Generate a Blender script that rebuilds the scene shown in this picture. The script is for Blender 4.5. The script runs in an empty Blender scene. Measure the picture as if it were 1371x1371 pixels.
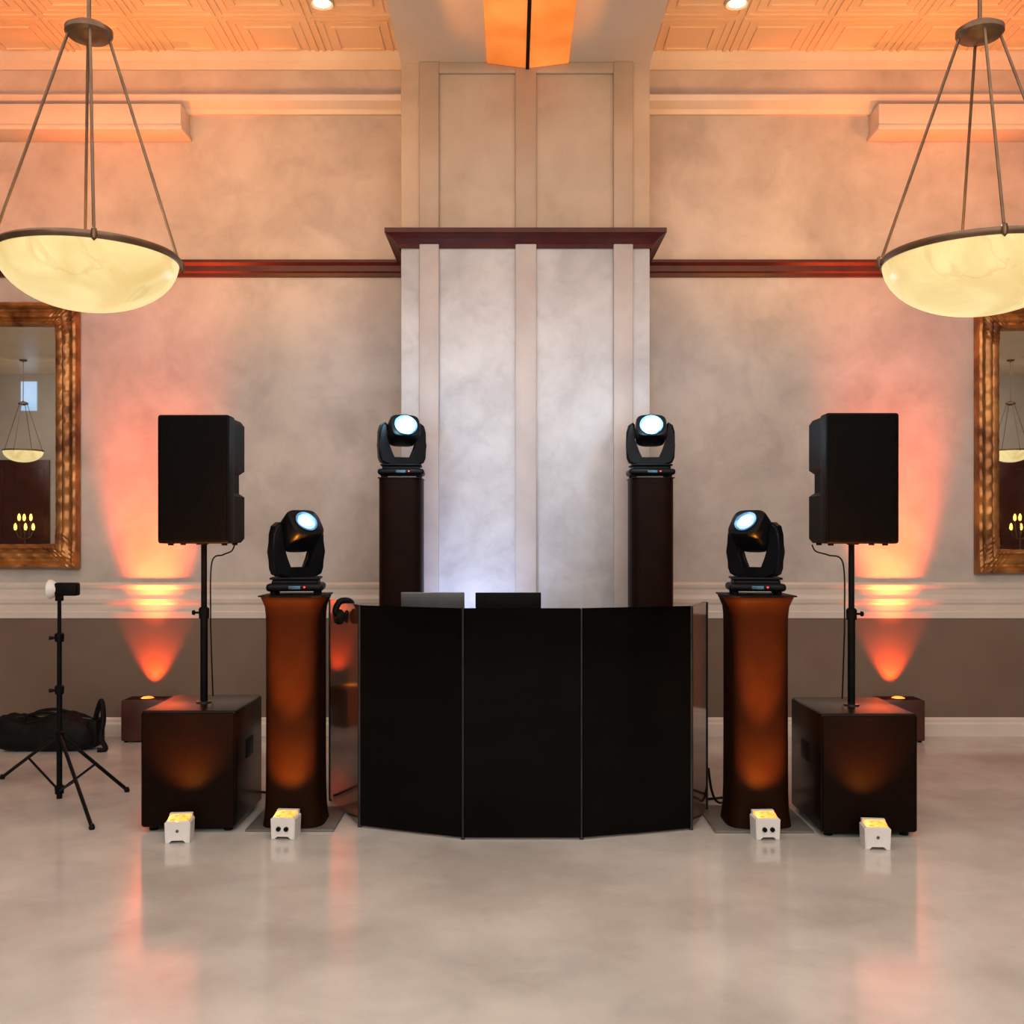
import bpy, bmesh, math, random
from mathutils import Vector, Matrix
random.seed(3)
SC=bpy.context.scene
COL=SC.collection
SC.view_settings.view_transform='Standard'

# ---------------------------------------------------------------- materials
def mat(name,col,rough=.5,metal=0,emit=None,es=0,col2=None,scale=3,bump=0,detail=4,spec=.5,coat=0,lo=.35,hi=.65,rough2=None,dist=0,cloud=0,nrough=.5):
    m=bpy.data.materials.new(name); m.use_nodes=True
    nt=m.node_tree; b=nt.nodes['Principled BSDF']
    b.inputs['Base Color'].default_value=(*col,1)
    b.inputs['Roughness'].default_value=rough
    b.inputs['Metallic'].default_value=metal
    b.inputs['Specular IOR Level'].default_value=spec
    b.inputs['Coat Weight'].default_value=coat
    b.inputs['Coat Roughness'].default_value=.08
    if emit:
        b.inputs['Emission Color'].default_value=(*emit,1); b.inputs['Emission Strength'].default_value=es
    tc=nt.nodes.new('ShaderNodeTexCoord')
    n=nt.nodes.new('ShaderNodeTexNoise'); n.inputs['Scale'].default_value=scale; n.inputs['Detail'].default_value=detail
    n.inputs['Distortion'].default_value=dist; n.inputs['Roughness'].default_value=nrough
    nt.links.new(tc.outputs['Object'],n.inputs['Vector'])
    if col2 is not None:
        r=nt.nodes.new('ShaderNodeValToRGB')
        r.color_ramp.elements[0].position=lo; r.color_ramp.elements[0].color=(*col,1)
        r.color_ramp.elements[1].position=hi; r.color_ramp.elements[1].color=(*col2,1)
        nt.links.new(n.outputs['Fac'],r.inputs['Fac'])
        out=r.outputs['Color']
        if cloud:
            n3=nt.nodes.new('ShaderNodeTexNoise'); n3.inputs['Scale'].default_value=scale*2.7; n3.inputs['Detail'].default_value=8
            n3.inputs['Distortion'].default_value=.5; n3.inputs['Roughness'].default_value=.6
            nt.links.new(tc.outputs['Object'],n3.inputs['Vector'])
            r3=nt.nodes.new('ShaderNodeValToRGB'); r3.color_ramp.elements[0].position=.36; r3.color_ramp.elements[0].color=(1-cloud,1-cloud*1.05,1-cloud*1.1,1)
            r3.color_ramp.elements[1].position=.52; r3.color_ramp.elements[1].color=(1,1,1,1)
            nt.links.new(n3.outputs['Fac'],r3.inputs['Fac'])
            mm=nt.nodes.new('ShaderNodeMixRGB'); mm.blend_type='MULTIPLY'; mm.inputs[0].default_value=1
            nt.links.new(out,mm.inputs[1]); nt.links.new(r3.outputs['Color'],mm.inputs[2]); out=mm.outputs[0]
        nt.links.new(out,b.inputs['Base Color'])
        if emit and es>0:
            r2=nt.nodes.new('ShaderNodeMixRGB'); r2.blend_type='MULTIPLY'; r2.inputs[0].default_value=1
            r2.inputs[1].default_value=(*emit,1)
            nt.links.new(out,r2.inputs[2]); nt.links.new(r2.outputs[0],b.inputs['Emission Color'])
    if rough2 is not None:
        mr=nt.nodes.new('ShaderNodeMapRange'); mr.inputs['To Min'].default_value=rough; mr.inputs['To Max'].default_value=rough2
        nt.links.new(n.outputs['Fac'],mr.inputs['Value']); nt.links.new(mr.outputs[0],b.inputs['Roughness'])
    if bump:
        bp=nt.nodes.new('ShaderNodeBump'); bp.inputs['Strength'].default_value=bump; bp.inputs['Distance'].default_value=.01
        n2=nt.nodes.new('ShaderNodeTexNoise'); n2.inputs['Scale'].default_value=scale*4; n2.inputs['Detail'].default_value=5
        nt.links.new(tc.outputs['Object'],n2.inputs['Vector'])
        nt.links.new(n2.outputs['Fac'],bp.inputs['Height']); nt.links.new(bp.outputs['Normal'],b.inputs['Normal'])
    return m

M_wall=mat('plaster_wall',(.435,.39,.355),.5,col2=(.58,.53,.485),scale=1.7,bump=.12,detail=12,dist=.3,lo=.37,hi=.63,cloud=.09,nrough=.6)
M_room=mat('plaster_far',(.42,.37,.32),.6,col2=(.52,.46,.40),scale=1)
M_column=mat('plaster_column',(.44,.42,.425),.42,col2=(.59,.57,.57),scale=2.4,bump=.15,detail=12,dist=.4,lo=.36,hi=.64,cloud=.10,nrough=.6)
M_column2=mat('plaster_column_warm_tint',(.47,.34,.23),.5,col2=(.56,.42,.295),scale=2.4,bump=.12,detail=10,dist=.3,cloud=.05)  # tan tint puts the warm light on the upper column into its colour
M_strip=mat('plaster_strip',(.44,.375,.35),.45,col2=(.52,.455,.425),scale=2.5,bump=.1,detail=6,cloud=.06)
M_strip2=mat('plaster_strip_warm_tint',(.43,.30,.195),.45,col2=(.49,.35,.24),scale=2.5,bump=.1,detail=6)  # upper strips tinted tan too, carrying that warm light in the colour
M_wains=mat('wainscot_paint',(.15,.10,.07),.5,col2=(.18,.125,.09),scale=2)
M_white=mat('cream_trim',(.62,.55,.48),.4,col2=(.68,.61,.54),scale=3)
M_ceil=mat('tin_ceiling',(.80,.62,.43),.35,col2=(.86,.68,.49),scale=2)
M_soffit=mat('soffit',(.66,.55,.43),.6,col2=(.72,.61,.49),scale=2)
M_mahog=mat('mahogany',(.055,.007,.004),.4,col2=(.085,.011,.006),scale=6,spec=.25)
M_floor=mat('polished_concrete',(.43,.41,.38),.07,col2=(.585,.565,.53),scale=1.2,detail=9,dist=.15,rough2=.20,spec=.7,lo=.36,hi=.62,cloud=.07,nrough=.55)
M_gloss=mat('black_acrylic',(.0014,.0012,.0011),.03,col2=(.002,.0016,.0015),scale=4,spec=.09)
M_brownac=mat('smoked_acrylic',(.03,.011,.007),.08,col2=(.04,.017,.011),scale=2,spec=.5,coat=.15)
M_black=mat('black_plastic',(.002,.002,.0022),.5,col2=(.004,.004,.004),scale=20,bump=.1,spec=.10)
M_grille=mat('black_grille',(.0012,.0012,.0012),.6,col2=(.003,.003,.003),scale=120,bump=.4,spec=.05)
M_subpaint=mat('black_cabinet_paint',(.005,.0028,.002),.25,col2=(.008,.0045,.003),scale=60,bump=.05,spec=.2)
M_subface=mat('black_front_grille',(.006,.0023,.0013),.45,col2=(.009,.0036,.002),scale=120,bump=.1,spec=.05)
M_fabric=mat('stretch_cover',(.0120,.0040,.0015),.42,col2=(.015,.0052,.002),scale=8,spec=.05)
M_fabric2=mat('stretch_cover_dark',(.010,.0033,.0024),.45,col2=(.013,.0045,.0032),scale=8,spec=.05)
M_bracket=mat('dark_steel',(.05,.05,.05),.35,metal=.9,col2=(.08,.08,.08),scale=9)
M_plate=mat('steel_plate',(.13,.12,.11),.35,metal=.3,col2=(.17,.155,.14),scale=6)
M_headbody=mat('fixture_shell',(.0025,.003,.004),.4,col2=(.0045,.005,.0065),scale=10,spec=.12)
M_lens=mat('lit_lens',(.7,.9,1),.2,emit=(.9,.99,1),es=22,col2=(.97,1,1),scale=25)
M_lensring=mat('lens_glow_ring',(.3,.6,.8),.2,emit=(.22,.70,1),es=1.9,col2=(.7,.9,1),scale=30)
M_lensrim=mat('lens_rim',(.02,.06,.10),.2,emit=(.05,.33,.65),es=1.3,col2=(.3,.6,.9),scale=10)
M_display=mat('display_glass',(.02,.05,.07),.2,emit=(.03,.2,.4),es=.15,col2=(.06,.2,.3),scale=10)
M_bronze=mat('bronze',(.11,.06,.034),.38,metal=.65,col2=(.15,.09,.052),scale=12)
M_gold=mat('carved_gold',(.14,.045,.012),.32,metal=.5,col2=(.50,.22,.06),scale=5,bump=.15,detail=4,lo=.35,hi=.68,dist=.4)
M_mirror=mat('mirror_glass',(.9,.9,.9),.01,metal=1,col2=(.92,.92,.92),scale=2)
M_parw=mat('white_housing',(.7,.68,.66),.35,col2=(.76,.74,.72),scale=5)
M_paro=mat('amber_lens',(.9,.4,.05),.3,emit=(1,.42,.03),es=1.5,col2=(1,.85,.5),scale=30)
M_redled=mat('red_led',(.9,.02,.02),.3,emit=(1,.02,.02),es=2,col2=(1,.1,.1),scale=5)
M_grey=mat('grey_aluminium',(.10,.10,.105),.35,metal=.5,col2=(.13,.13,.135),scale=7)
M_cable=mat('rubber',(.003,.003,.003),.5,col2=(.005,.005,.005),scale=10,spec=.15)
M_amber=mat('amber_underside',(.45,.2,.04),.4,emit=(1,.38,.035),es=1.1,col2=(.78,.45,.22),scale=1.5)  # orange light on the beam underside, put in as emission
M_down=mat('downlight_glow',(1,.9,.7),.3,emit=(1,.8,.5),es=6,col2=(1,.95,.8),scale=5)
M_case=mat('dark_red_case',(.05,.014,.009),.4,col2=(.07,.02,.012),scale=6)
M_bag=mat('bag_nylon',(.003,.003,.0033),.6,col2=(.006,.0055,.006),scale=14,bump=.5,spec=.15)
M_door=mat('dark_door',(.045,.010,.006),.3,col2=(.07,.016,.01),scale=3)
M_blue=mat('window_glow',(.4,.55,.7),.3,emit=(.35,.6,.85),es=.9,col2=(.8,.9,1),scale=1)
M_flame=mat('warm_glow',(1,.7,.3),.3,emit=(1,.6,.15),es=6,col2=(1,.8,.4),scale=9)

def alabaster():
    m=bpy.data.materials.new('alabaster'); m.use_nodes=True; nt=m.node_tree; b=nt.nodes['Principled BSDF']
    tc=nt.nodes.new('ShaderNodeTexCoord')
    n=nt.nodes.new('ShaderNodeTexNoise'); n.inputs['Scale'].default_value=3.6; n.inputs['Detail'].default_value=7; n.inputs['Distortion'].default_value=.6
    nt.links.new(tc.outputs['Object'],n.inputs['Vector'])
    r=nt.nodes.new('ShaderNodeValToRGB'); r.color_ramp.elements[0].position=.3; r.color_ramp.elements[0].color=(.82,.58,.22,1)
    r.color_ramp.elements[1].position=.62; r.color_ramp.elements[1].color=(1,.82,.39,1)
    nt.links.new(n.outputs['Fac'],r.inputs['Fac'])
    n2=nt.nodes.new('ShaderNodeTexNoise'); n2.inputs['Scale'].default_value=1.8; n2.inputs['Detail'].default_value=5; n2.inputs['Distortion'].default_value=1.0
    nt.links.new(tc.outputs['Object'],n2.inputs['Vector'])
    v=nt.nodes.new('ShaderNodeValToRGB'); e=v.color_ramp.elements
    e[0].position=.488; e[0].color=(0,0,0,1); e[1].position=.5; e[1].color=(1,1,1,1); e2=v.color_ramp.elements.new(.512); e2.color=(0,0,0,1)
    nt.links.new(n2.outputs['Fac'],v.inputs['Fac'])
    f=nt.nodes.new('ShaderNodeMath'); f.operation='MULTIPLY'; f.inputs[1].default_value=.22
    nt.links.new(v.outputs['Color'],f.inputs[0])
    mx=nt.nodes.new('ShaderNodeMixRGB'); mx.inputs[2].default_value=(.50,.28,.08,1)
    nt.links.new(f.outputs[0],mx.inputs[0]); nt.links.new(r.outputs['Color'],mx.inputs[1])
    dk=nt.nodes.new('ShaderNodeMixRGB'); dk.blend_type='MULTIPLY'; dk.inputs[0].default_value=1; dk.inputs[2].default_value=(.3,.3,.3,1)
    nt.links.new(mx.outputs[0],dk.inputs[1])
    nt.links.new(dk.outputs[0],b.inputs['Base Color']); nt.links.new(mx.outputs[0],b.inputs['Emission Color'])
    b.inputs['Emission Strength'].default_value=.88; b.inputs['Roughness'].default_value=.3
    return m
M_alab=alabaster()

# ---------------------------------------------------------------- mesh helpers
def finish(bm,name,m,parent=None,loc=(0,0,0),smooth=False,label=None,rot=None):
    bmesh.ops.recalc_face_normals(bm,faces=bm.faces)
    me=bpy.data.meshes.new(name); bm.to_mesh(me); bm.free()
    ms=m if isinstance(m,(list,tuple)) else [m]
    for x in ms: me.materials.append(x)
    if smooth:
        for p in me.polygons: p.use_smooth=True
        try: me.set_sharp_from_angle(angle=math.radians(35))
        except Exception: pass
    ob=bpy.data.objects.new(name,me); COL.objects.link(ob); ob.location=loc
    if rot: ob.rotation_euler=rot
    if parent: ob.parent=parent
    if label: ob['label']=label
    return ob
def bbox(bm,x0,x1,y0,y1,z0,z1,bev=0,seg=2,mi=0):
    r=bmesh.ops.create_cube(bm,size=1)
    for v in r['verts']:
        v.co=Vector(((x0+x1)/2+v.co.x*(x1-x0),(y0+y1)/2+v.co.y*(y1-y0),(z0+z1)/2+v.co.z*(z1-z0)))
    if bev:
        es=list({e for v in r['verts'] for e in v.link_edges})
        bmesh.ops.bevel(bm,geom=es,offset=bev,segments=seg,affect='EDGES',profile=.5)
def box(name,x0,x1,y0,y1,z0,z1,m,bev=0,parent=None,seg=2,loc=(0,0,0),label=None,rot=None):
    bm=bmesh.new(); bbox(bm,x0,x1,y0,y1,z0,z1,bev,seg)
    return finish(bm,name,m,parent,loc,smooth=bev>0,label=label,rot=rot)
def blathe(bm,prof,n=48,c=(0,0,0),axis='Z',sq=1):
    rings=[]
    for r,z in prof:
        if r<1e-5: ring=[(0,0,z)]
        else:
            ring=[]
            for i in range(n):
                a=2*math.pi*(i+.5)/n; ca,sa=math.cos(a),math.sin(a)
                ring.append((r*math.copysign(abs(ca)**sq,ca),r*math.copysign(abs(sa)**sq,sa),z))
        vs=[]
        for p in ring:
            if axis=='Y': p=(p[0],-p[2],p[1])
            if axis=='X': p=(p[2],p[0],p[1])
            vs.append(bm.verts.new((p[0]+c[0],p[1]+c[1],p[2]+c[2])))
        rings.append(vs)
    for a,b in zip(rings[:-1],rings[1:]):
        if len(a)==1 and len(b)==1: continue
        for i in range(n):
            j=(i+1)%n
            if len(a)==1: bm.faces.new((a[0],b[i],b[j]))
            elif len(b)==1: bm.faces.new((a[i],a[j],b[0]))
            else: bm.faces.new((a[i],a[j],b[j],b[i]))
def lathe(name,prof,m,parent=None,n=48,c=(0,0,0),axis='Z',loc=(0,0,0),label=None):
    bm=bmesh.new(); blathe(bm,prof,n,c,axis)
    return finish(bm,name,m,parent,loc,True,label)
def btube(bm,pts,r,n=10,caps=True):
    pts=[Vector(p) for p in pts]; rings=[]; u=None
    rs=r if isinstance(r,(list,tuple)) else [r]*len(pts)
    for i,p in enumerate(pts):
        if i==0: t=pts[1]-p
        elif i==len(pts)-1: t=p-pts[i-1]
        else: t=(pts[i+1]-p).normalized()+(p-pts[i-1]).normalized()
        t.normalize()
        if u is None:
            a=Vector((0,0,1)) if abs(t.z)<.9 else Vector((1,0,0)); u=t.cross(a).normalized()
        else:
            u=(u-t*u.dot(t)).normalized()
        w=t.cross(u)
        rings.append([bm.verts.new(p+(u*math.cos(2*math.pi*k/n)+w*math.sin(2*math.pi*k/n))*rs[i]) for k in range(n)])
    for a,b in zip(rings[:-1],rings[1:]):
        for k in range(n):
            j=(k+1)%n; bm.faces.new((a[k],a[j],b[j],b[k]))
    if caps: bm.faces.new(rings[0]); bm.faces.new(rings[-1])
def tube(name,pts,r,m,parent=None,n=10,label=None):
    bm=bmesh.new(); btube(bm,pts,r,n); return finish(bm,name,m,parent,(0,0,0),True,label)
def bext(bm,outline,y0,y1,plane='XZ'):
    f=[];g=[]
    for a,b in outline:
        if plane=='XZ': f.append(bm.verts.new((a,y0,b))); g.append(bm.verts.new((a,y1,b)))
        elif plane=='XY': f.append(bm.verts.new((a,b,y0))); g.append(bm.verts.new((a,b,y1)))
        else: f.append(bm.verts.new((y0,a,b))); g.append(bm.verts.new((y1,a,b)))
    bm.faces.new(f); bm.faces.new(g)
    n=len(f)
    for i in range(n):
        j=(i+1)%n; bm.faces.new((f[i],f[j],g[j],g[i]))
def smoothpts(pts,k=8):
    pts=[Vector(p) for p in pts]; out=[]
    for i in range(len(pts)-1):
        p0=pts[max(i-1,0)];p1=pts[i];p2=pts[i+1];p3=pts[min(i+2,len(pts)-1)]
        for s in range(k):
            t=s/k
            out.append(.5*((2*p1)+(-p0+p2)*t+(2*p0-5*p1+4*p2-p3)*t*t+(-p0+3*p1-3*p2+p3)*t**3))
    out.append(pts[-1]); return out
def thing(name,loc,label,cat,rz=0,group=None):
    e=bpy.data.objects.new(name,None); e.empty_display_size=.1; COL.objects.link(e); e.location=loc; e.rotation_euler=(0,0,rz)
    e['label']=label; e['category']=cat
    if group: e['group']=group
    return e
def tag(o,label,cat,group=None):
    o['label']=label; o['category']=cat
    if group: o['group']=group
    return o
def struct(o): o['kind']='structure'; return o
def copy_thing(root,loc,rz=None,label=None):
    def rec(o,par):
        c=o.copy(); COL.objects.link(c)
        if par: c.parent=par
        for ch in o.children: rec(ch,c)
        return c
    c=rec(root,None); c.location=loc
    if rz is not None: c.rotation_euler=(0,0,rz)
    if label: c['label']=label
    return c

# ---------------------------------------------------------------- room
YW=7.7; H=5.11; XS=13; YB=-7.5
struct(box('floor',-XS,XS,YB,YW+.2,-.1,0,M_floor))
struct(box('wall_front',-XS,XS,YW,YW+.2,0,H+.2,M_wall))
struct(box('wall_back',-XS,XS,YB-.2,YB,-.1,H+.2,M_room))
struct(box('wall_left',-XS-.2,-XS,YB-.2,YW+.2,-.1,H+.2,M_room))
struct(box('wall_right',XS,XS+.2,YB-.2,YW+.2,-.1,H+.2,M_room))
bm=bmesh.new(); bbox(bm,-XS,XS,YB,YW+.2,H,H+.2)
T=.62
def frame(cx,cy,s,w,h):
    for (a0,a1,b0,b1) in ((cx-s,cx+s,cy-s,cy-s+w),(cx-s,cx+s,cy+s-w,cy+s),(cx-s,cx-s+w,cy-s+w,cy+s-w),(cx+s-w,cx+s,cy-s+w,cy+s-w)):
        bbox(bm,a0,a1,b0,b1,H-h,H+.01)
for i in range(8):
    for sgn in (-1,1):
        for j in range(6):
            cx=(1.2+T*i)*sgn+.09; cy=YW-.28-T*j
            frame(cx,cy,.295,.022,.011); frame(cx,cy,.235,.014,.007); frame(cx,cy,.17,.022,.010)
struct(finish(bm,'ceiling',M_ceil))

CX0,CX1,CY=-.751,.933,6.93
struct(box('trim_1',CX0,CX1,YB,CY,4.70,H,M_soffit))
struct(box('trim_2',CX0,CX1,CY,YW,0,3.5,M_column,bev=.006))
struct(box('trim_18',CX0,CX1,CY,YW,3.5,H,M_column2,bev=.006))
def strips(z0,z1,name,cap,m):
    bm=bmesh.new()
    for a,b in ((562,588),(690,718),(821,847)):
        x0=(a-685.5)*CY/1371; x1=(b-685.5)*CY/1371
        bbox(bm,x0,x1,CY-.032,CY+.01,z0,z1,.006)
    if cap: bbox(bm,(588-685.5)*CY/1371-.002,(821-685.5)*CY/1371+.002,CY-.022,CY+.01,z1-.075,z1,.005)
    struct(finish(bm,name,m,smooth=True))
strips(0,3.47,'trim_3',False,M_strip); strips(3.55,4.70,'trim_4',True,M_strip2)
bm=bmesh.new()
prof=[(.012,3.445),(.02,3.47),(.05,3.50),(.085,3.525),(.10,3.53),(.10,3.56),(.0,3.56)]
rings=[]
for o,z in prof:
    rings.append([bm.verts.new(p) for p in ((CX0-o,YW,z),(CX0-o,CY-o,z),(CX1+o,CY-o,z),(CX1+o,YW,z))])
for a,b in zip(rings[:-1],rings[1:]):
    for k in range(3): bm.faces.new((a[k],a[k+1],b[k+1],b[k]))
bm.faces.new(rings[-1]);
struct(finish(bm,'trim_5',M_mahog))
def rail(name,x0,x1,prof,m):
    bm=bmesh.new(); bext(bm,[(YW-o,z) for o,z in prof],x0,x1,'YZ'); return struct(finish(bm,name,m))
pr=[(-.01,3.445),(.03,3.445),(.035,3.47),(.05,3.48),(.055,3.52),(.08,3.54),(.08,3.56),(-.01,3.56)]
rail('trim_6',-XS,CX0-.013,pr,M_mahog); rail('trim_7',CX1+.013,XS,pr,M_mahog)
cr=[(-.01,.885),(.012,.885),(.014,.93),(.010,.94),(.010,.985),(.018,1.0),(.021,1.03),(.014,1.05),(.011,1.06),(.011,1.10),(.018,1.115),(.021,1.135),(.010,1.15),(-.01,1.16)]
rail('trim_8',-XS,CX0,cr,M_white); rail('trim_9',CX1,XS,cr,M_white)
rail('trim_10',-XS,CX0,[(-.01,.12),(.006,.12),(.006,.887),(-.01,.887)],M_wains)
rail('trim_11',CX1,XS,[(-.01,.12),(.006,.12),(.006,.887),(-.01,.887)],M_wains)
bb=[(-.01,0),(.028,0),(.028,.09),(.018,.105),(.018,.125),(.008,.14),(-.01,.14)]
rail('baseboard_left',-XS,CX0,bb,M_white); rail('baseboard_right',CX1,XS,bb,M_white)
cn=[(-.01,4.66),(.03,4.66),(.05,4.69),(.11,4.73),(.12,4.77),(.10,4.785),(-.01,4.79)]
rail('trim_12',-XS,CX0,cn,M_white); rail('trim_13',CX1,XS,cn,M_white)
cn2=[(-.01,5.0),(.02,5.0),(.06,5.05),(.10,5.115),(-.01,5.115)]
rail('trim_14',-XS,CX0,cn2,M_white); rail('trim_15',CX1,XS,cn2,M_white)
def valance(name,x0,x1):
    bm=bmesh.new(); bbox(bm,x0,x1,7.48,YW+.01,4.49,4.66,.004); bbox(bm,x0-.012,x1+.012,7.455,YW+.01,4.465,4.50,.006)
    struct(finish(bm,name,M_white,smooth=True))
valance('trim_16',-5.2,-2.42); valance('trim_17',2.68,5.4)
for k,x in enumerate((-11.2,-7.0,11.6)):
    bm=bmesh.new(); bbox(bm,x-.9,x+.9,YB-.01,YB+.06,0,3.2,.01)
    for s in (-1,1):
        for (z0,z1) in ((.2,1.3),(1.5,3.0)): bbox(bm,x+s*.45-.32,x+s*.45+.32,YB+.05,YB+.08,z0,z1,.01)
    struct(finish(bm,'door_%d'%(k+1),M_door,smooth=True))
bm=bmesh.new(); bbox(bm,-10.95,-10.6,YB-.01,YB+.02,4.3,4.95); struct(finish(bm,'window_1',M_blue))

lp=thing('beam_underside_glow',(0,5.0,4.70),'beam underside, orange light put in as amber emission, dark centre strip','ceiling light')  # underside of the beam; its orange light is emitted by the material
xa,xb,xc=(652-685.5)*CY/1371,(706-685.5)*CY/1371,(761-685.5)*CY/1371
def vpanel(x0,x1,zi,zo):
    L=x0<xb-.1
    bm=bmesh.new(); bext(bm,[(x0,.0),(x0,zo if L else zi),(x1,zi if L else zo),(x1,.0)],-3,1.9); return finish(bm,'diffuser',M_amber,lp)  # underside faces whose emission stands in for orange light on them
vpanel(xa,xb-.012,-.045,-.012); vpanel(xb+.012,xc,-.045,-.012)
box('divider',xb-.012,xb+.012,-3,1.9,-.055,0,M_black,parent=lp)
for x in (-1.28,1.516):
    d=thing('recessed_downlight',(x,6.9,H),'small round recessed downlight glowing in the tin ceiling','ceiling light',group='recessed downlights')
    lathe('trim_ring',[(.06,-.02),(.075,-.03),(.08,-.025),(.08,0),(.06,0)],M_white,d,32)
    lathe('bulb',[(0,-.03),(.03,-.035),(.058,-.02),(.058,0)],M_down,d,32)

# ---------------------------------------------------------------- pendants
def pendant(loc,R,label,rodrot):
    p=thing('pendant_lamp',loc,label,'pendant lamp',rz=rodrot,group='alabaster bowl pendants')
    dep=.245; s=R/.4
    prof=[]
    N=16
    for i in range(N+1):
        a=math.pi/2*i/N
        prof.append((R*math.sin(a)**.96 if i else 0,-dep*s*math.cos(a)))
    inner=[(r*.96,z*.93+.0) for r,z in reversed(prof)]
    inner[-1]=(0,inner[-1][1])
    lathe('bowl',prof+inner,M_alab,p,72)
    lathe('rim',[(R-.012,-.014),(R+.004,-.016),(R+.010,-.007),(R+.010,.006),(R+.003,.015),(R-.014,.013),(R-.012,-.014)],M_bronze,p,72)
    hz=.965
    lathe('hub',[(0,hz-.04),(.03,hz-.038),(.05,hz-.028),(.085,hz-.022),(.098,hz-.008),(.098,hz+.012),(.07,hz+.03),(.02,hz+.045),(.012,hz+.06),(0,hz+.06)],M_bronze,p,40)
    top=H-loc[2]
    tube('stem',[(0,0,hz+.04),(0,0,top-.02)],.009,M_bronze,p)
    lathe('canopy',[(0,top-.04),(.05,top-.035),(.08,top-.01),(.08,top),(0,top)],M_bronze,p,32)
    for k in range(4):
        a=math.pi/2*k
        c,s_=math.cos(a),math.sin(a)
        tube('rod',[(c*.08,s_*.08,hz-.01),(c*(R+.004),s_*(R+.004),.008)],.0065,M_bronze,p,8)
        lathe('rod_finial',[(0,-.03),(.01,-.02),(.013,0),(.01,.02),(0,.028)],M_bronze,p,12,c=(c*(R+.012),s_*(R+.012),.0))
    return p
LZ=2.70
pendant((-1.818,4.4,LZ),.370,'glowing alabaster bowl pendant with bronze rods, veined cream stone',.44)
pendant((2.01,4.4,LZ),.398,'glowing alabaster bowl pendant with bronze rods, brighter veining',-.21)
pendant((-10.0,-5.6,3.25),.385,'alabaster bowl pendant hanging at the far end of the room',0)
pendant((10.2,-5.6,3.25),.385,'alabaster bowl pendant hanging at the far end of the room',0)

# ---------------------------------------------------------------- mirrors
def mirror(cx,z0,z1,w,label):
    t=thing('wall_mirror',(cx,YW,z0),label,'mirror',group='framed wall mirrors')
    h=z1-z0
    prof=[(0,.004),(0,.05),(.012,.075),(.03,.08),(.045,.066),(.055,.05),(.07,.046),(.09,.058),(.11,.058),(.125,.044),(.14,.05),(.152,.066),(.165,.06),(.175,.035),(.185,.02),(.185,.004)]
    bm=bmesh.new()
    n=110
    corners=[(-w/2,0),(w/2,0),(w/2,h),(-w/2,h)]
    loop=[]
    for k in range(4):
        a=Vector(corners[k]); b=Vector(corners[(k+1)%4])
        for i in range(n):
            t_=i/n; loop.append((a.lerp(b,t_),k,t_))
    rings=[]
    for p,k,t_ in loop:
        ring=[]
        for q,(d,o) in enumerate(prof):
            sx=(w/2-d)/(w/2); sz=(h/2-d)/(h/2)
            bumpv=0
            if 0<q<len(prof)-1:
                L=t_*(w if k in(0,2) else h)
                edge=min(t_,1-t_)
                bumpv=.003*math.sin(L*48+q*.8)
                if edge<.09: bumpv+=.018*(1-edge/.09)+.004*math.sin(L*160+q)
            ring.append(bm.verts.new((p.x*sx,-(o+bumpv*(1 if o>.03 else .2)),h/2+(p.y-h/2)*sz)))
        rings.append(ring)
    for i in range(len(rings)):
        a=rings[i]; b=rings[(i+1)%len(rings)]
        for q in range(len(prof)-1): bm.faces.new((a[q],a[q+1],b[q+1],b[q]))
    finish(bm,'frame',M_gold,t,smooth=True)
    box('mirror_glass',-w/2+.178,w/2-.178,-.025,-.012,.178,h-.178,M_mirror,parent=t)
    return t
mirror(-3.24-.75,1.26,3.25,1.5,'large mirror in a carved gilded wood frame on the plaster wall')
mirror(3.47+.75,1.22,3.22,1.5,'large mirror in a carved gilded wood frame on the plaster wall')
def candelabra(x,label):
    t=thing('candelabra',(x,-6.4,0),label,'candle stand',group='candle stands')
    lathe('base',[(0,0),(.16,0),(.16,.02),(.05,.05),(.02,.08),(0,.08)],M_bronze,t,24)
    tube('stem',[(0,0,.06),(0,0,1.55)],.015,M_bronze,t)
    for k in range(6):
        a=math.pi/3*k; R=.20 if k%2 else .13; z=1.75 if k%2 else 1.95
        tube('branch',smoothpts([(0,0,1.45),(R*.6*math.cos(a),R*.6*math.sin(a),1.48),(R*math.cos(a),R*math.sin(a),z-.12)]),.008,M_bronze,t,6)
        lathe('candle_glow',[(0,z-.12),(.02,z-.11),(.03,z-.06),(.02,z),(0,z+.03)],M_flame,t,12,c=(R*math.cos(a),R*math.sin(a),0))
candelabra(-10.35,'bronze branched candle stand with warm glowing candles')
candelabra(10.8,'bronze branched candle stand with warm glowing candles')

# ---------------------------------------------------------------- DJ booth
bt=thing('dj_booth',(.05,5.5,0),'glossy black faceted DJ booth with smoked side panels','dj booth')
BX,BY=.05,5.5; BH=1.145
V=[(-1.03,5.80),(-.785,5.27),(-.243,5.055),(.344,5.055),(.915,5.22),(1.06,5.58)]
def panel(name,a,b,m,z0=.012,z1=BH):
    a=Vector((a[0]-BX,a[1]-BY)); b=Vector((b[0]-BX,b[1]-BY)); d=(b-a).normalized(); n=Vector((-d.y,d.x))
    a2=a+d*.004; b2=b-d*.004
    o=[a2,b2,b2+n*.02,a2+n*.02]
    bm=bmesh.new(); bext(bm,[(p.x,p.y) for p in o],z0,z1,'XY')
    bmesh.ops.bevel(bm,geom=list(bm.edges),offset=.0025,segments=2,affect='EDGES')
    return finish(bm,name,m,bt,smooth=True)
for i,m in enumerate((M_brownac,M_gloss,M_gloss,M_gloss,M_brownac)):
    panel('side_panel' if m is M_brownac else 'front_panel',V[i],V[i+1],m)
for v in V:
    tube('hinge_post',[(v[0]-BX,v[1]-BY+.014,0.0),(v[0]-BX,v[1]-BY+.014,BH-.004)],.011,M_bracket,bt,10)
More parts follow.
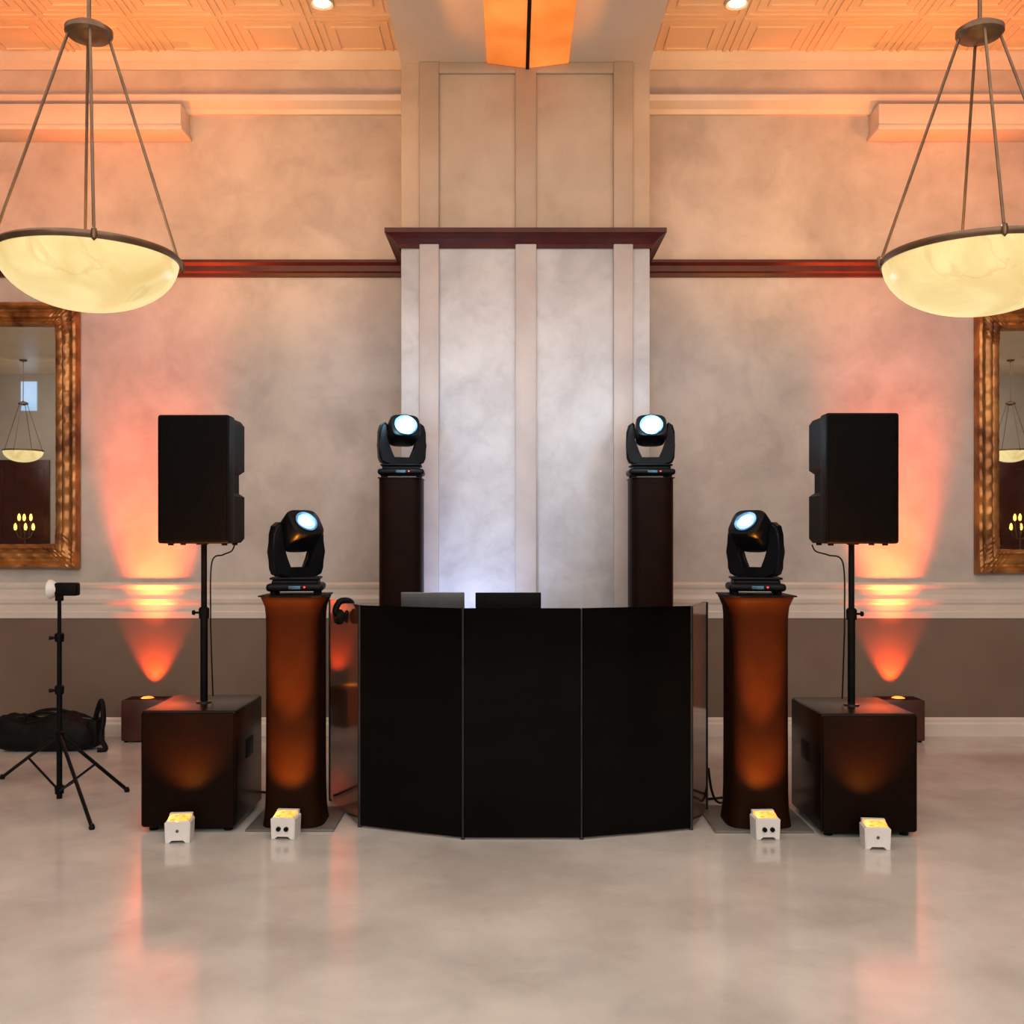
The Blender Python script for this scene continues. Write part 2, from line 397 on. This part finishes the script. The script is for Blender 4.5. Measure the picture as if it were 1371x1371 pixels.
ins=[(-.95,5.86),(-.74,5.345),(-.22,5.10),(.32,5.10),(.87,5.26),(.98,5.62),(.98,5.95),(-.95,5.95)]
bm=bmesh.new(); bext(bm,[(x-BX,y-BY) for x,y in ins],.985,1.01,'XY'); finish(bm,'work_surface',M_black,bt)
for x in (-.9,.9):
    box('rear_leg',x-.02-BX,x+.02-BX,.38,.42,0,.986,M_bracket,.003,bt)
def laptop(x,y,w,m,label,ang):
    t=thing('laptop',(x,y,1.0105),label,'laptop',group='laptops on the booth')
    box('keyboard_base',-w/2,w/2,-.0,.24,0,.018,m,.005,t)
    box('screen',-w/2,w/2,-.008,0,0,.178,m,.004,t,loc=(0,0,.014),rot=(ang,0,0))
    box('hinge',-w*.35,w*.35,-.008,.006,.008,.02,M_black,.002,t)
laptop(-.425,5.52,.34,M_grey,'grey aluminium laptop open on the booth surface',.15)
laptop(-.02,5.48,.35,M_black,'black laptop open on the booth surface',.12)

# ---------------------------------------------------------------- totems
def totem(loc,h,w,label,plate=.46,flare=True,m=M_fabric):
    t=thing('lighting_totem',loc,label,'light stand',group='covered lighting totems')
    bm=bmesh.new(); n=64; rings=[]
    if flare: zs=[(.012,1.09),(.04,1.06),(.09,1.02),(.18,1.0),(.3,.995),(h*.5,.99),(h-.2,.99),(h-.10,1.0),(h-.055,1.03),(h-.02,1.12),(h-.004,1.17),(h,1.17)]
    else: zs=[(.012,1.05),(.08,1.01),(.3,1.0),(h-.1,1.0),(h,1.0)]
    for z,s in zs:
        ring=[]
        for i in range(n):
            a=2*math.pi*(i+.5)/n; c,s_=math.cos(a),math.sin(a); e=.52
            x=w/2*s*math.copysign(abs(c)**e,c); y=w/2*s*math.copysign(abs(s_)**e,s_)
            ring.append(bm.verts.new((x,y,z)))
        rings.append(ring)
    for a,b in zip(rings[:-1],rings[1:]):
        for i in range(n): bm.faces.new((a[i],a[(i+1)%n],b[(i+1)%n],b[i]))
    bm.faces.new(rings[-1]); bm.faces.new(rings[0])
    finish(bm,'stretch_cover',m,t,smooth=True)
    box('base_plate',-plate/2,plate/2,-plate/2+.05,plate/2+.05,0,.012,M_plate,.003,t)
    k=1.12 if flare else .98
    box('top_plate',-w/2*k,w/2*k,-w/2*k,w/2*k,h,h+.008,M_black,.003,t)
    return t
totem((-1.13,5.37,0),1.19,.292,'waist-high totem in dark brown stretch cover, amber lit',.45)
totem((1.275,5.37,0),1.19,.31,'waist-high totem in dark brown stretch cover, amber lit',.5)
totem((-.70,6.5,0),1.86,.275,'tall totem in dark stretch cover beside the pilaster',.36,False,M_fabric2)
totem((.878,6.5,0),1.86,.275,'tall totem in dark stretch cover beside the pilaster',.36,False,M_fabric2)

# ---------------------------------------------------------------- moving heads
def moving_head(loc,rz,pitch,label,lr,hz=.292,sc=1.0,off=(0,0)):
    t=thing('moving_head_light',loc,label,'stage light',rz=rz*.15,group='moving head lights')
    t.scale=(1,1,sc)
    bm=bmesh.new()
    bbox(bm,-.145,.145,-.115,.115,.018,.058,.016,3)
    bbox(bm,-.118,.118,-.095,.095,.05,.078,.010,3)
    bbox(bm,-.128,.128,-.105,.105,.078,.090,.005,2)
    finish(bm,'base',M_headbody,t,smooth=True)
    for sx in (-1,1):
        for sy in (-1,1):
            lathe('foot',[(0,0),(.015,0),(.017,.02),(0,.02)],M_black,t,14,c=(sx*.11,sy*.08,0))
    box('display',-.03,.03,-.118,-.112,.03,.046,M_display,.001,t,label='small blue-lit display')
    lathe('power_led',[(0,0),(.005,0),(.005,.004),(0,.005)],M_redled,t,12,c=(.05,-.115,.040),axis='Y')
    out=[(-.06,.088),(.06,.088),(.11,.092),(.138,.105),(.150,.135),(.154,.22),(.152,.31),(.140,.355),(.112,.375),(.098,.36),(.098,.26),(.086,.185),(.062,.128),(-.062,.128),(-.086,.185),(-.098,.26),(-.098,.36),(-.112,.375),(-.140,.355),(-.152,.31),(-.154,.22),(-.150,.135),(-.138,.105),(-.11,.092)]
    bm=bmesh.new(); bext(bm,out,-.035,.035)
    bmesh.ops.bevel(bm,geom=[e for e in bm.edges if abs(e.verts[0].co.y-e.verts[1].co.y)<1e-6],offset=.012,segments=3,affect='EDGES')
    yk=finish(bm,'yoke',M_headbody,t,smooth=True,rot=(0,0,rz*.85))
    bm=bmesh.new()
    blathe(bm,[(0,-.060),(.06,-.059),(.080,-.052),(.092,-.03),(.096,0),(.096,.085),(.095,.105),(.090,.116),(.086,.118),(0,.118)],56,axis='Y',sq=.48)
    for v in bm.verts: v.co.z*=.88
    blathe(bm,[(lr+.018,.110),(lr+.018,.122),(lr+.012,.124),(lr+.008,.119)],40,axis='Y')
    for k in range(3):
        bbox(bm,-.07,.07,.0+k*.022,.008+k*.022,.078,.089,.002)
    head=finish(bm,'head',M_headbody,yk,loc=(0,0,hz),smooth=True,rot=(-pitch,0,0))
    lathe('lens_rim',[(lr-.002,.117),(lr+.010,.117),(lr+.010,.124),(lr+.003,.125),(lr-.002,.120)],M_lensrim,head,36,axis='Y')
    lathe('lens_glow',[(lr*.60,.125),(lr*.85,.123),(lr,.119),(lr*.60,.117)],M_lensring,head,36,axis='Y',label='blue glowing lens edge')
    lathe('lens',[(0,.131),(lr*.35,.1295),(lr*.62,.1258),(lr*.62,.118),(0,.118)],M_lens,head,36,axis='Y',label='glowing blue-white lens')
    for s in (-1,1):
        lathe('pivot',[(0,0),(.035,0),(.035,.012),(0,.012)],M_black,yk,24,c=(s*.102-.006,0,hz),axis='X')
    return t
moving_head((-1.13,5.37,1.198),math.radians(44),math.radians(38),'black moving head light on short totem, lens glowing blue-white',.050,hz=.305)
moving_head((1.275,5.37,1.198),math.radians(-44),math.radians(38),'black moving head light on short totem, lens glowing blue-white',.050,hz=.305)
moving_head((-.70,6.5,1.868),math.radians(20),math.radians(24),'black moving head light on tall totem, lens glowing blue-white',.062,hz=.30,sc=.94)
moving_head((.878,6.5,1.868),math.radians(-4),math.radians(24),'black moving head light on tall totem, lens glowing blue-white',.062,hz=.30,sc=.94)

# ---------------------------------------------------------------- subs, poles, speakers
def sub(loc,label):
    w,d,h=.484,.56,.615
    t=thing('subwoofer',loc,label,'subwoofer',group='subwoofers')
    box('cabinet',-w/2,w/2,-d/2+.012,d/2,.02,h+.0,M_subpaint,.018,t,3)
    box('grille',-w/2+.006,w/2-.006,-d/2,-d/2+.02,.028,h-.008,M_subface,.012,t,3)
    for s in (-1,1):
        box('handle',s*(w/2+.001)-.003,s*(w/2+.001)+.003,-.07,.07,.33,.43,M_cable,.003,t)
        for q in (-1,1):
            lathe('foot',[(0,0),(.022,0),(.025,.022),(0,.022)],M_black,t,16,c=(s*.19,q*.22,0))
    lathe('pole_socket',[(.04,h-.002),(.04,h+.006),(.022,h+.008),(.0,h+.008)],M_bracket,t,24)
    return t
S1=sub((-1.642,5.46,0),'black subwoofer with front grille and speaker pole on top')
S2=copy_thing(S1,(1.78,5.37,0))
def pole(loc,label,rz=0):
    t=thing('speaker_pole',loc,label,'speaker pole',rz=rz,group='speaker poles')
    tube('lower_tube',[(0,0,0),(0,0,.46)],.0195,M_black,t,18)
    tube('upper_tube',[(0,0,.44),(0,0,.835)],.0155,M_black,t,18)
    lathe('collar',[(.0,.44),(.027,.44),(.028,.49),(.02,.5),(.0,.5)],M_black,t,20)
    tube('clamp_knob',[(.02,0,.47),(.05,0,.47),(.0501,0,.47),(.062,0,.47)],[.006,.006,.014,.012],M_black,t,12)
    return t
P1=pole((-1.642,5.46,.623),'black telescoping speaker pole rising from the subwoofer',rz=math.pi)
P2=copy_thing(P1,(1.78,5.37,.623),0)
def speaker(loc,label):
    w,d,h=.37,.34,.675
    t=thing('loudspeaker',loc,label,'loudspeaker',group='pole mounted loudspeakers')
    bm=bmesh.new()
    bbox(bm,-w/2,w/2,-d/2+.012,-d/2+.13,0.01,h,.014,3)
    nz0,nz1=.26,.40
    x=w/2-.006
    out=[(-x+.02,.012),(x-.02,.012),(x,.035),(x,nz0),(x-.03,nz0+.02),(x-.03,nz1-.02),(x,nz1),(x,h-.03),(x-.02,h-.004),(-x+.02,h-.004),(-x,h-.03),(-x,nz1),(-x+.03,nz1-.02),(-x+.03,nz0+.02),(-x,nz0),(-x,.035)]
    bext(bm,out,-d/2+.12,d/2)
    finish(bm,'cabinet',M_black,t,smooth=True)
    box('grille',-w/2+.008,w/2-.008,-d/2,-d/2+.02,.02,h-.01,M_grille,.012,t,3)
    for s in (-1,1):
        lathe('foot',[(0,0),(.014,0),(.016,.012),(0,.014)],M_black,t,14,c=(s*.14,-.08,0))
        lathe('foot',[(0,0),(.014,0),(.016,.012),(0,.014)],M_black,t,14,c=(s*.14,.12,0))
    lathe('pole_cup',[(0,.004),(.03,.004),(.034,.014),(0,.014)],M_black,t,20)
    return t
K1=speaker((-1.642,5.43,1.452),'black loudspeaker with full front grille on a pole')
K2=copy_thing(K1,(1.78,5.35,1.452))

# ---------------------------------------------------------------- battery uplights
def par(loc,rz,label,knobs):
    t=thing('battery_uplight',loc,label,'uplight',rz=rz,group='battery uplights')
    t.scale=(.88,.88,.86)
    s=.066
    bm=bmesh.new()
    out=[(-s,0),(-s+.025,0),(-s+.032,.022),(s-.032,.022),(s-.025,0),(s,0),(s+.004,.115),(s-.006,.125),(-s+.006,.125),(-s-.004,.115)]
    bext(bm,out,-s,s)
    bmesh.ops.bevel(bm,geom=[e for e in bm.edges if abs(e.verts[0].co.y-e.verts[1].co.y)<1e-6],offset=.005,segments=2,affect='EDGES')
    finish(bm,'housing',M_parw,t,smooth=True)
    bm=bmesh.new(); bext(bm,[(-s+.004,.122),(s-.004,.122),(s-.004,.145),(-s+.004,.145)],.03,s-.004); finish(bm,'hood',M_parw,t)
    for a in (-1,1):
        for b_ in (-.036,.008):
            lathe('lens',[(0,.129),(.014,.1285),(.02,.127),(.02,.124),(0,.124)],M_paro,t,20,c=(a*.03,b_,0.002),label='glowing amber lens')
    bm=bmesh.new(); bext(bm,[(-s+.006,.124),(.029,.124),(.029,.143),(.02,.143)],-s+.008,s-.008,'YZ')
    finish(bm,'lens_cover',M_paro,t,label='glowing amber lens window')
    if knobs:
        for a in (-1,1): lathe('knob',[(0,0),(.013,0),(.013,.012),(.009,.016),(0,.016)],M_black,t,18,c=(a*.022,-s,.062),axis='Y')
    else:
        lathe('emblem',[(0,0),(.009,0),(.009,.002),(0,.003)],M_grey,t,18,c=(0,-s,.07),axis='Y')
    return t
PW=[(-1.64,5.055,.10,False),(-1.13,5.12,-.08,True),(1.262,5.11,.05,True),(1.755,4.95,-.1,False)]
for x,y,r,k in PW:
    par((x,y,0),r,'small white battery uplight glowing amber on the floor'+(', two black knobs' if k else ', plain face'),k)

def light(kind,name,loc,energy,color,**kw):
    l=bpy.data.lights.new(name,kind); l.energy=energy; l.color=color
    for k,v in kw.items(): setattr(l,k,v)
    o=bpy.data.objects.new(name,l); COL.objects.link(o); o.location=loc; return o
def aim(o,tgt):
    d=Vector(tgt)-o.location; o.rotation_euler=d.to_track_quat('-Z','Y').to_euler()
for (x,y,r,k) in PW:
    fy=5.22 if k else (5.18 if x<0 else 5.09)
    sy=fy-.19
    o=light('SPOT','uplight_beam',(x,sy,.11),75 if k else 55,(1,.29,.025),spot_size=math.radians(84),spot_blend=1,shadow_soft_size=.02)
    aim(o,(x,sy+.36,1.0))
    o=light('SPOT','uplight_beam',(x,sy-.02,.13),560 if k else 130,(1,.29,.025),spot_size=math.radians(34),spot_blend=1,shadow_soft_size=.02)
    aim(o,(x,sy+.15,1.0))

def wash(x,y,label):
    t=thing('wall_uplight',(x,y,0),label,'uplight',group='wall wash uplights')
    bm=bmesh.new(); bbox(bm,-.16,.16,-.1,.1,.012,.31,.012,2); finish(bm,'housing',M_case,t,smooth=True)
    for a in (-1,1):
        for b in (-1,1): lathe('foot',[(0,0),(.014,0),(.014,.014),(0,.014)],M_black,t,12,c=(a*.13,b*.07,0))
    lathe('lens',[(0,.324),(.03,.321),(.048,.312),(.048,.309),(0,.309)],M_paro,t,24,label='glowing orange lens')
    box('bezel',-.14,.14,-.07,.07,.304,.312,M_black,.003,t)
    o=light('SPOT','wall_wash_beam',(x,y+.075,.315),75,(1,.085,.012),spot_size=math.radians(66),spot_blend=.6,shadow_soft_size=.03)
    aim(o,(x,y+.075+.22,1.315))
    o=light('SPOT','wall_wash_beam',(x,y-.16,.34),1250,(1,.10,.016),spot_size=math.radians(36),spot_blend=1,shadow_soft_size=.06)
    aim(o,(x,YW,1.8))
wash(-2.68,7.53,'dark red wall-wash uplight glowing orange by the baseboard')
wash(2.84,7.53,'dark red wall-wash uplight glowing orange by the baseboard')

# ---------------------------------------------------------------- tripod light stand
tp=thing('photo_light_stand',(-2.59,5.86,0),'black folding light stand with a small white-faced flash','light stand')
tube('lower_pole',[(0,0,.0),(0,0,.62)],.016,M_black,tp,14)
tube('middle_pole',[(0,0,.60),(0,0,.92)],.0135,M_black,tp,14)
tube('upper_pole',[(0,0,.90),(0,0,1.14)],.011,M_black,tp,14)
for z in (.36,.62,.92,.05):
    lathe('collar',[(0,z-.022),(.024,z-.022),(.027,z+.02),(.017,z+.028),(0,z+.028)],M_black,tp,18)
for z in (.62,.92):
    tube('clamp_knob',[(-.015,-.01,z),(-.04,-.02,z),(-.05,-.025,z)],[.005,.011,.011],M_black,tp,10)
feet=[(-.56,.47),(.33,.15),(.44,-.62)]
for fx,fy in feet:
    tube('leg',[(fx*.03,fy*.03,.36),(fx,fy,.012)],.0105,M_black,tp,8)
    tube('brace',[(fx*.03,fy*.03,.05),(fx*.52,fy*.52,.178)],.007,M_black,tp,8)
    lathe('foot',[(0,0),(.014,.0),(.016,.012),(.01,.028),(0,.03)],M_cable,tp,12,c=(fx,fy,0))
fl=bmesh.new(); bbox(fl,-.02,.11,-.03,.03,1.16,1.235,.012,3); bbox(fl,-.02,.02,-.015,.015,1.13,1.17,.004)
finish(fl,'flash_body',M_black,tp,smooth=True)
lathe('flash_reflector',[(.03,0),(.052,-.03),(.056,-.045),(.050,-.045),(0,-.038)],M_parw,tp,28,c=(-.01,0,1.197),axis='X',label='white diffuser disc')

# ---------------------------------------------------------------- gear bag
gb=thing('gear_bag',(-3.28,7.25,0),'black nylon gear bag with carry handles on the floor','bag')
bm=bmesh.new()
r=bmesh.ops.create_cube(bm,size=1); bmesh.ops.subdivide_edges(bm,edges=list(bm.edges),cuts=9,use_grid_fill=True)
for v in bm.verts:
    x,y,z=v.co.x*2,v.co.y*2,v.co.z*2
    ex=abs(x)**5+abs(y)**4+abs(z)**4
    f=1/(max(ex,1e-6)**.22) if ex>1 else 1
    v.co=Vector((x*f*.36,y*f*.17,.115+z*f*.11+ (0.025*math.sin(x*5)+.012*math.sin(y*9+x*3) if z>0 else 0)))
zm=min(v.co.z for v in bm.verts)
for v in bm.verts: v.co.z-=zm
finish(bm,'bag_body',M_bag,gb,smooth=True)
for y in (-.08,.08):
    tube('handle',smoothpts([(-.14,y,.2),(-.12,y*.9,.24),(0,y*.8,.265),(.12,y*.9,.24),(.14,y,.2)]),.012,M_bag,gb,8)
tube('zipper',smoothpts([(-.3,0,.205),(-.1,0,.232),(.1,0,.232),(.3,0,.205)]),.006,M_bracket,gb,6)
box('end_flap',.30,.37,-.08,.08,.02,.21,M_bag,.015,gb)
tube('loose_strap',smoothpts([(.33,-.02,.18),(.37,-.04,.30),(.40,-.06,.34),(.42,-.08,.22),(.41,-.1,.10),(.45,-.12,.02),(.40,-.14,.015)]),.018,M_bag,gb,8)

# ---------------------------------------------------------------- headphones
hp=thing('headphones',(-.895,5.48,1.125),'black headphones hooked on the booth corner','headphones',rz=.5)
tube('headband',smoothpts([(-.04,0,-.05),(-.052,0,-.02),(-.032,0,.022),(.0,0,.032),(.032,0,.022),(.052,0,-.02),(.04,0,-.05)]),.017,M_black,hp,10)
for s in (-1,1): lathe('ear_cup',[(0,-.026),(.032,-.024),(.042,-.008),(.040,.012),(.026,.022),(0,.022)],M_black,hp,24,c=(s*.030,0,-.055),axis='X')

def cable(pts,r,label):
    o=tube('cable',smoothpts(pts),r,M_cable,None,8); tag(o,label,'cable','loose black cables'); return o
cable([(1.085,5.66,.22),(1.10,5.64,.10),(1.14,5.66,.03),(1.24,5.75,.012),(1.40,5.80,.012)],.007,'black power cable running from booth to totem')
cable([(1.09,5.80,.010),(1.2,5.84,.010),(1.35,5.90,.010),(1.5,5.95,.010)],.007,'black power cable lying on the floor')
cable([(-1.10,5.85,.010),(-1.2,5.88,.010),(-1.4,5.95,.010),(-1.6,6.0,.010)],.007,'black power cable lying on the floor')
cable([(-1.50,5.54,1.455),(-1.52,5.55,1.42),(-1.56,5.53,1.40),(-1.612,5.50,1.36),(-1.616,5.49,1.1),(-1.612,5.49,.9),(-1.612,5.52,.64)],.004,'thin cable looping from loudspeaker down the pole')
cable([(1.60,5.46,1.455),(1.62,5.46,1.42),(1.68,5.44,1.40),(1.748,5.41,1.36),(1.754,5.40,1.1),(1.75,5.40,.9),(1.748,5.42,.64)],.004,'thin cable looping from loudspeaker down the pole')

# ---------------------------------------------------------------- lights
o=light('AREA','room_fill',(0,-1.5,4.6),500,(1,.95,.90),shape='RECTANGLE',size=9,size_y=4); aim(o,(0,5.5,.8))
o=light('AREA','down_fill',(0,3.4,4.6),125,(1,.95,.90),shape='RECTANGLE',size=8,size_y=2.5); o.rotation_euler=(0,0,0)
o=light('AREA','rear_fill',(0,-4.5,4.7),380,(1,.92,.82),shape='RECTANGLE',size=22,size_y=2); aim(o,(0,-6.5,0))
for x in (-1.818,2.01):
    light('POINT','pendant_bulb',(x,4.4,LZ+.12),16,(1,.60,.24),shadow_soft_size=.08)
for x,e in ((-3.8,180),(4.0,180)):
    o=light('SPOT','orange_ceiling_wash',(x,5.4,3.4),e,(1,.24,.015),spot_size=math.radians(120),spot_blend=.9,shadow_soft_size=.2); aim(o,(x,6.9,5.1))
for x in (-1.9,2.1):
    o=light('SPOT','orange_upper_wash',(x,5.4,2.9),165,(1,.38,.04),spot_size=math.radians(84),spot_blend=1,shadow_soft_size=.2); aim(o,(x,7.6,4.5))
o=light('SPOT','cool_wash',(-.3,6.2,.5),65,(.5,.62,1),spot_size=math.radians(80),spot_blend=1,shadow_soft_size=.1); aim(o,(-.3,6.93,1.3))
for x in (-.66,.84):
    light('POINT','lens_spill',(x,6.25,2.24),7,(.4,.75,1),shadow_soft_size=.04)
o=light('SPOT','cool_front_wash',(.1,3.5,3.3),85,(.72,.82,1),spot_size=math.radians(44),spot_blend=1,shadow_soft_size=.3); aim(o,(.1,6.93,2.1))

w=bpy.data.worlds.new('World'); SC.world=w; w.use_nodes=True
w.node_tree.nodes['Background'].inputs[0].default_value=(.5,.4,.35,1); w.node_tree.nodes['Background'].inputs[1].default_value=.2

cam=bpy.data.cameras.new('camera'); co=bpy.data.objects.new('camera',cam); COL.objects.link(co)
co.location=(0,0,1.5); co.rotation_euler=(math.pi/2,0,0)
cam.sensor_width=36; cam.lens=36; cam.shift_y=32.5/1371; cam.clip_start=.05
SC.camera=co
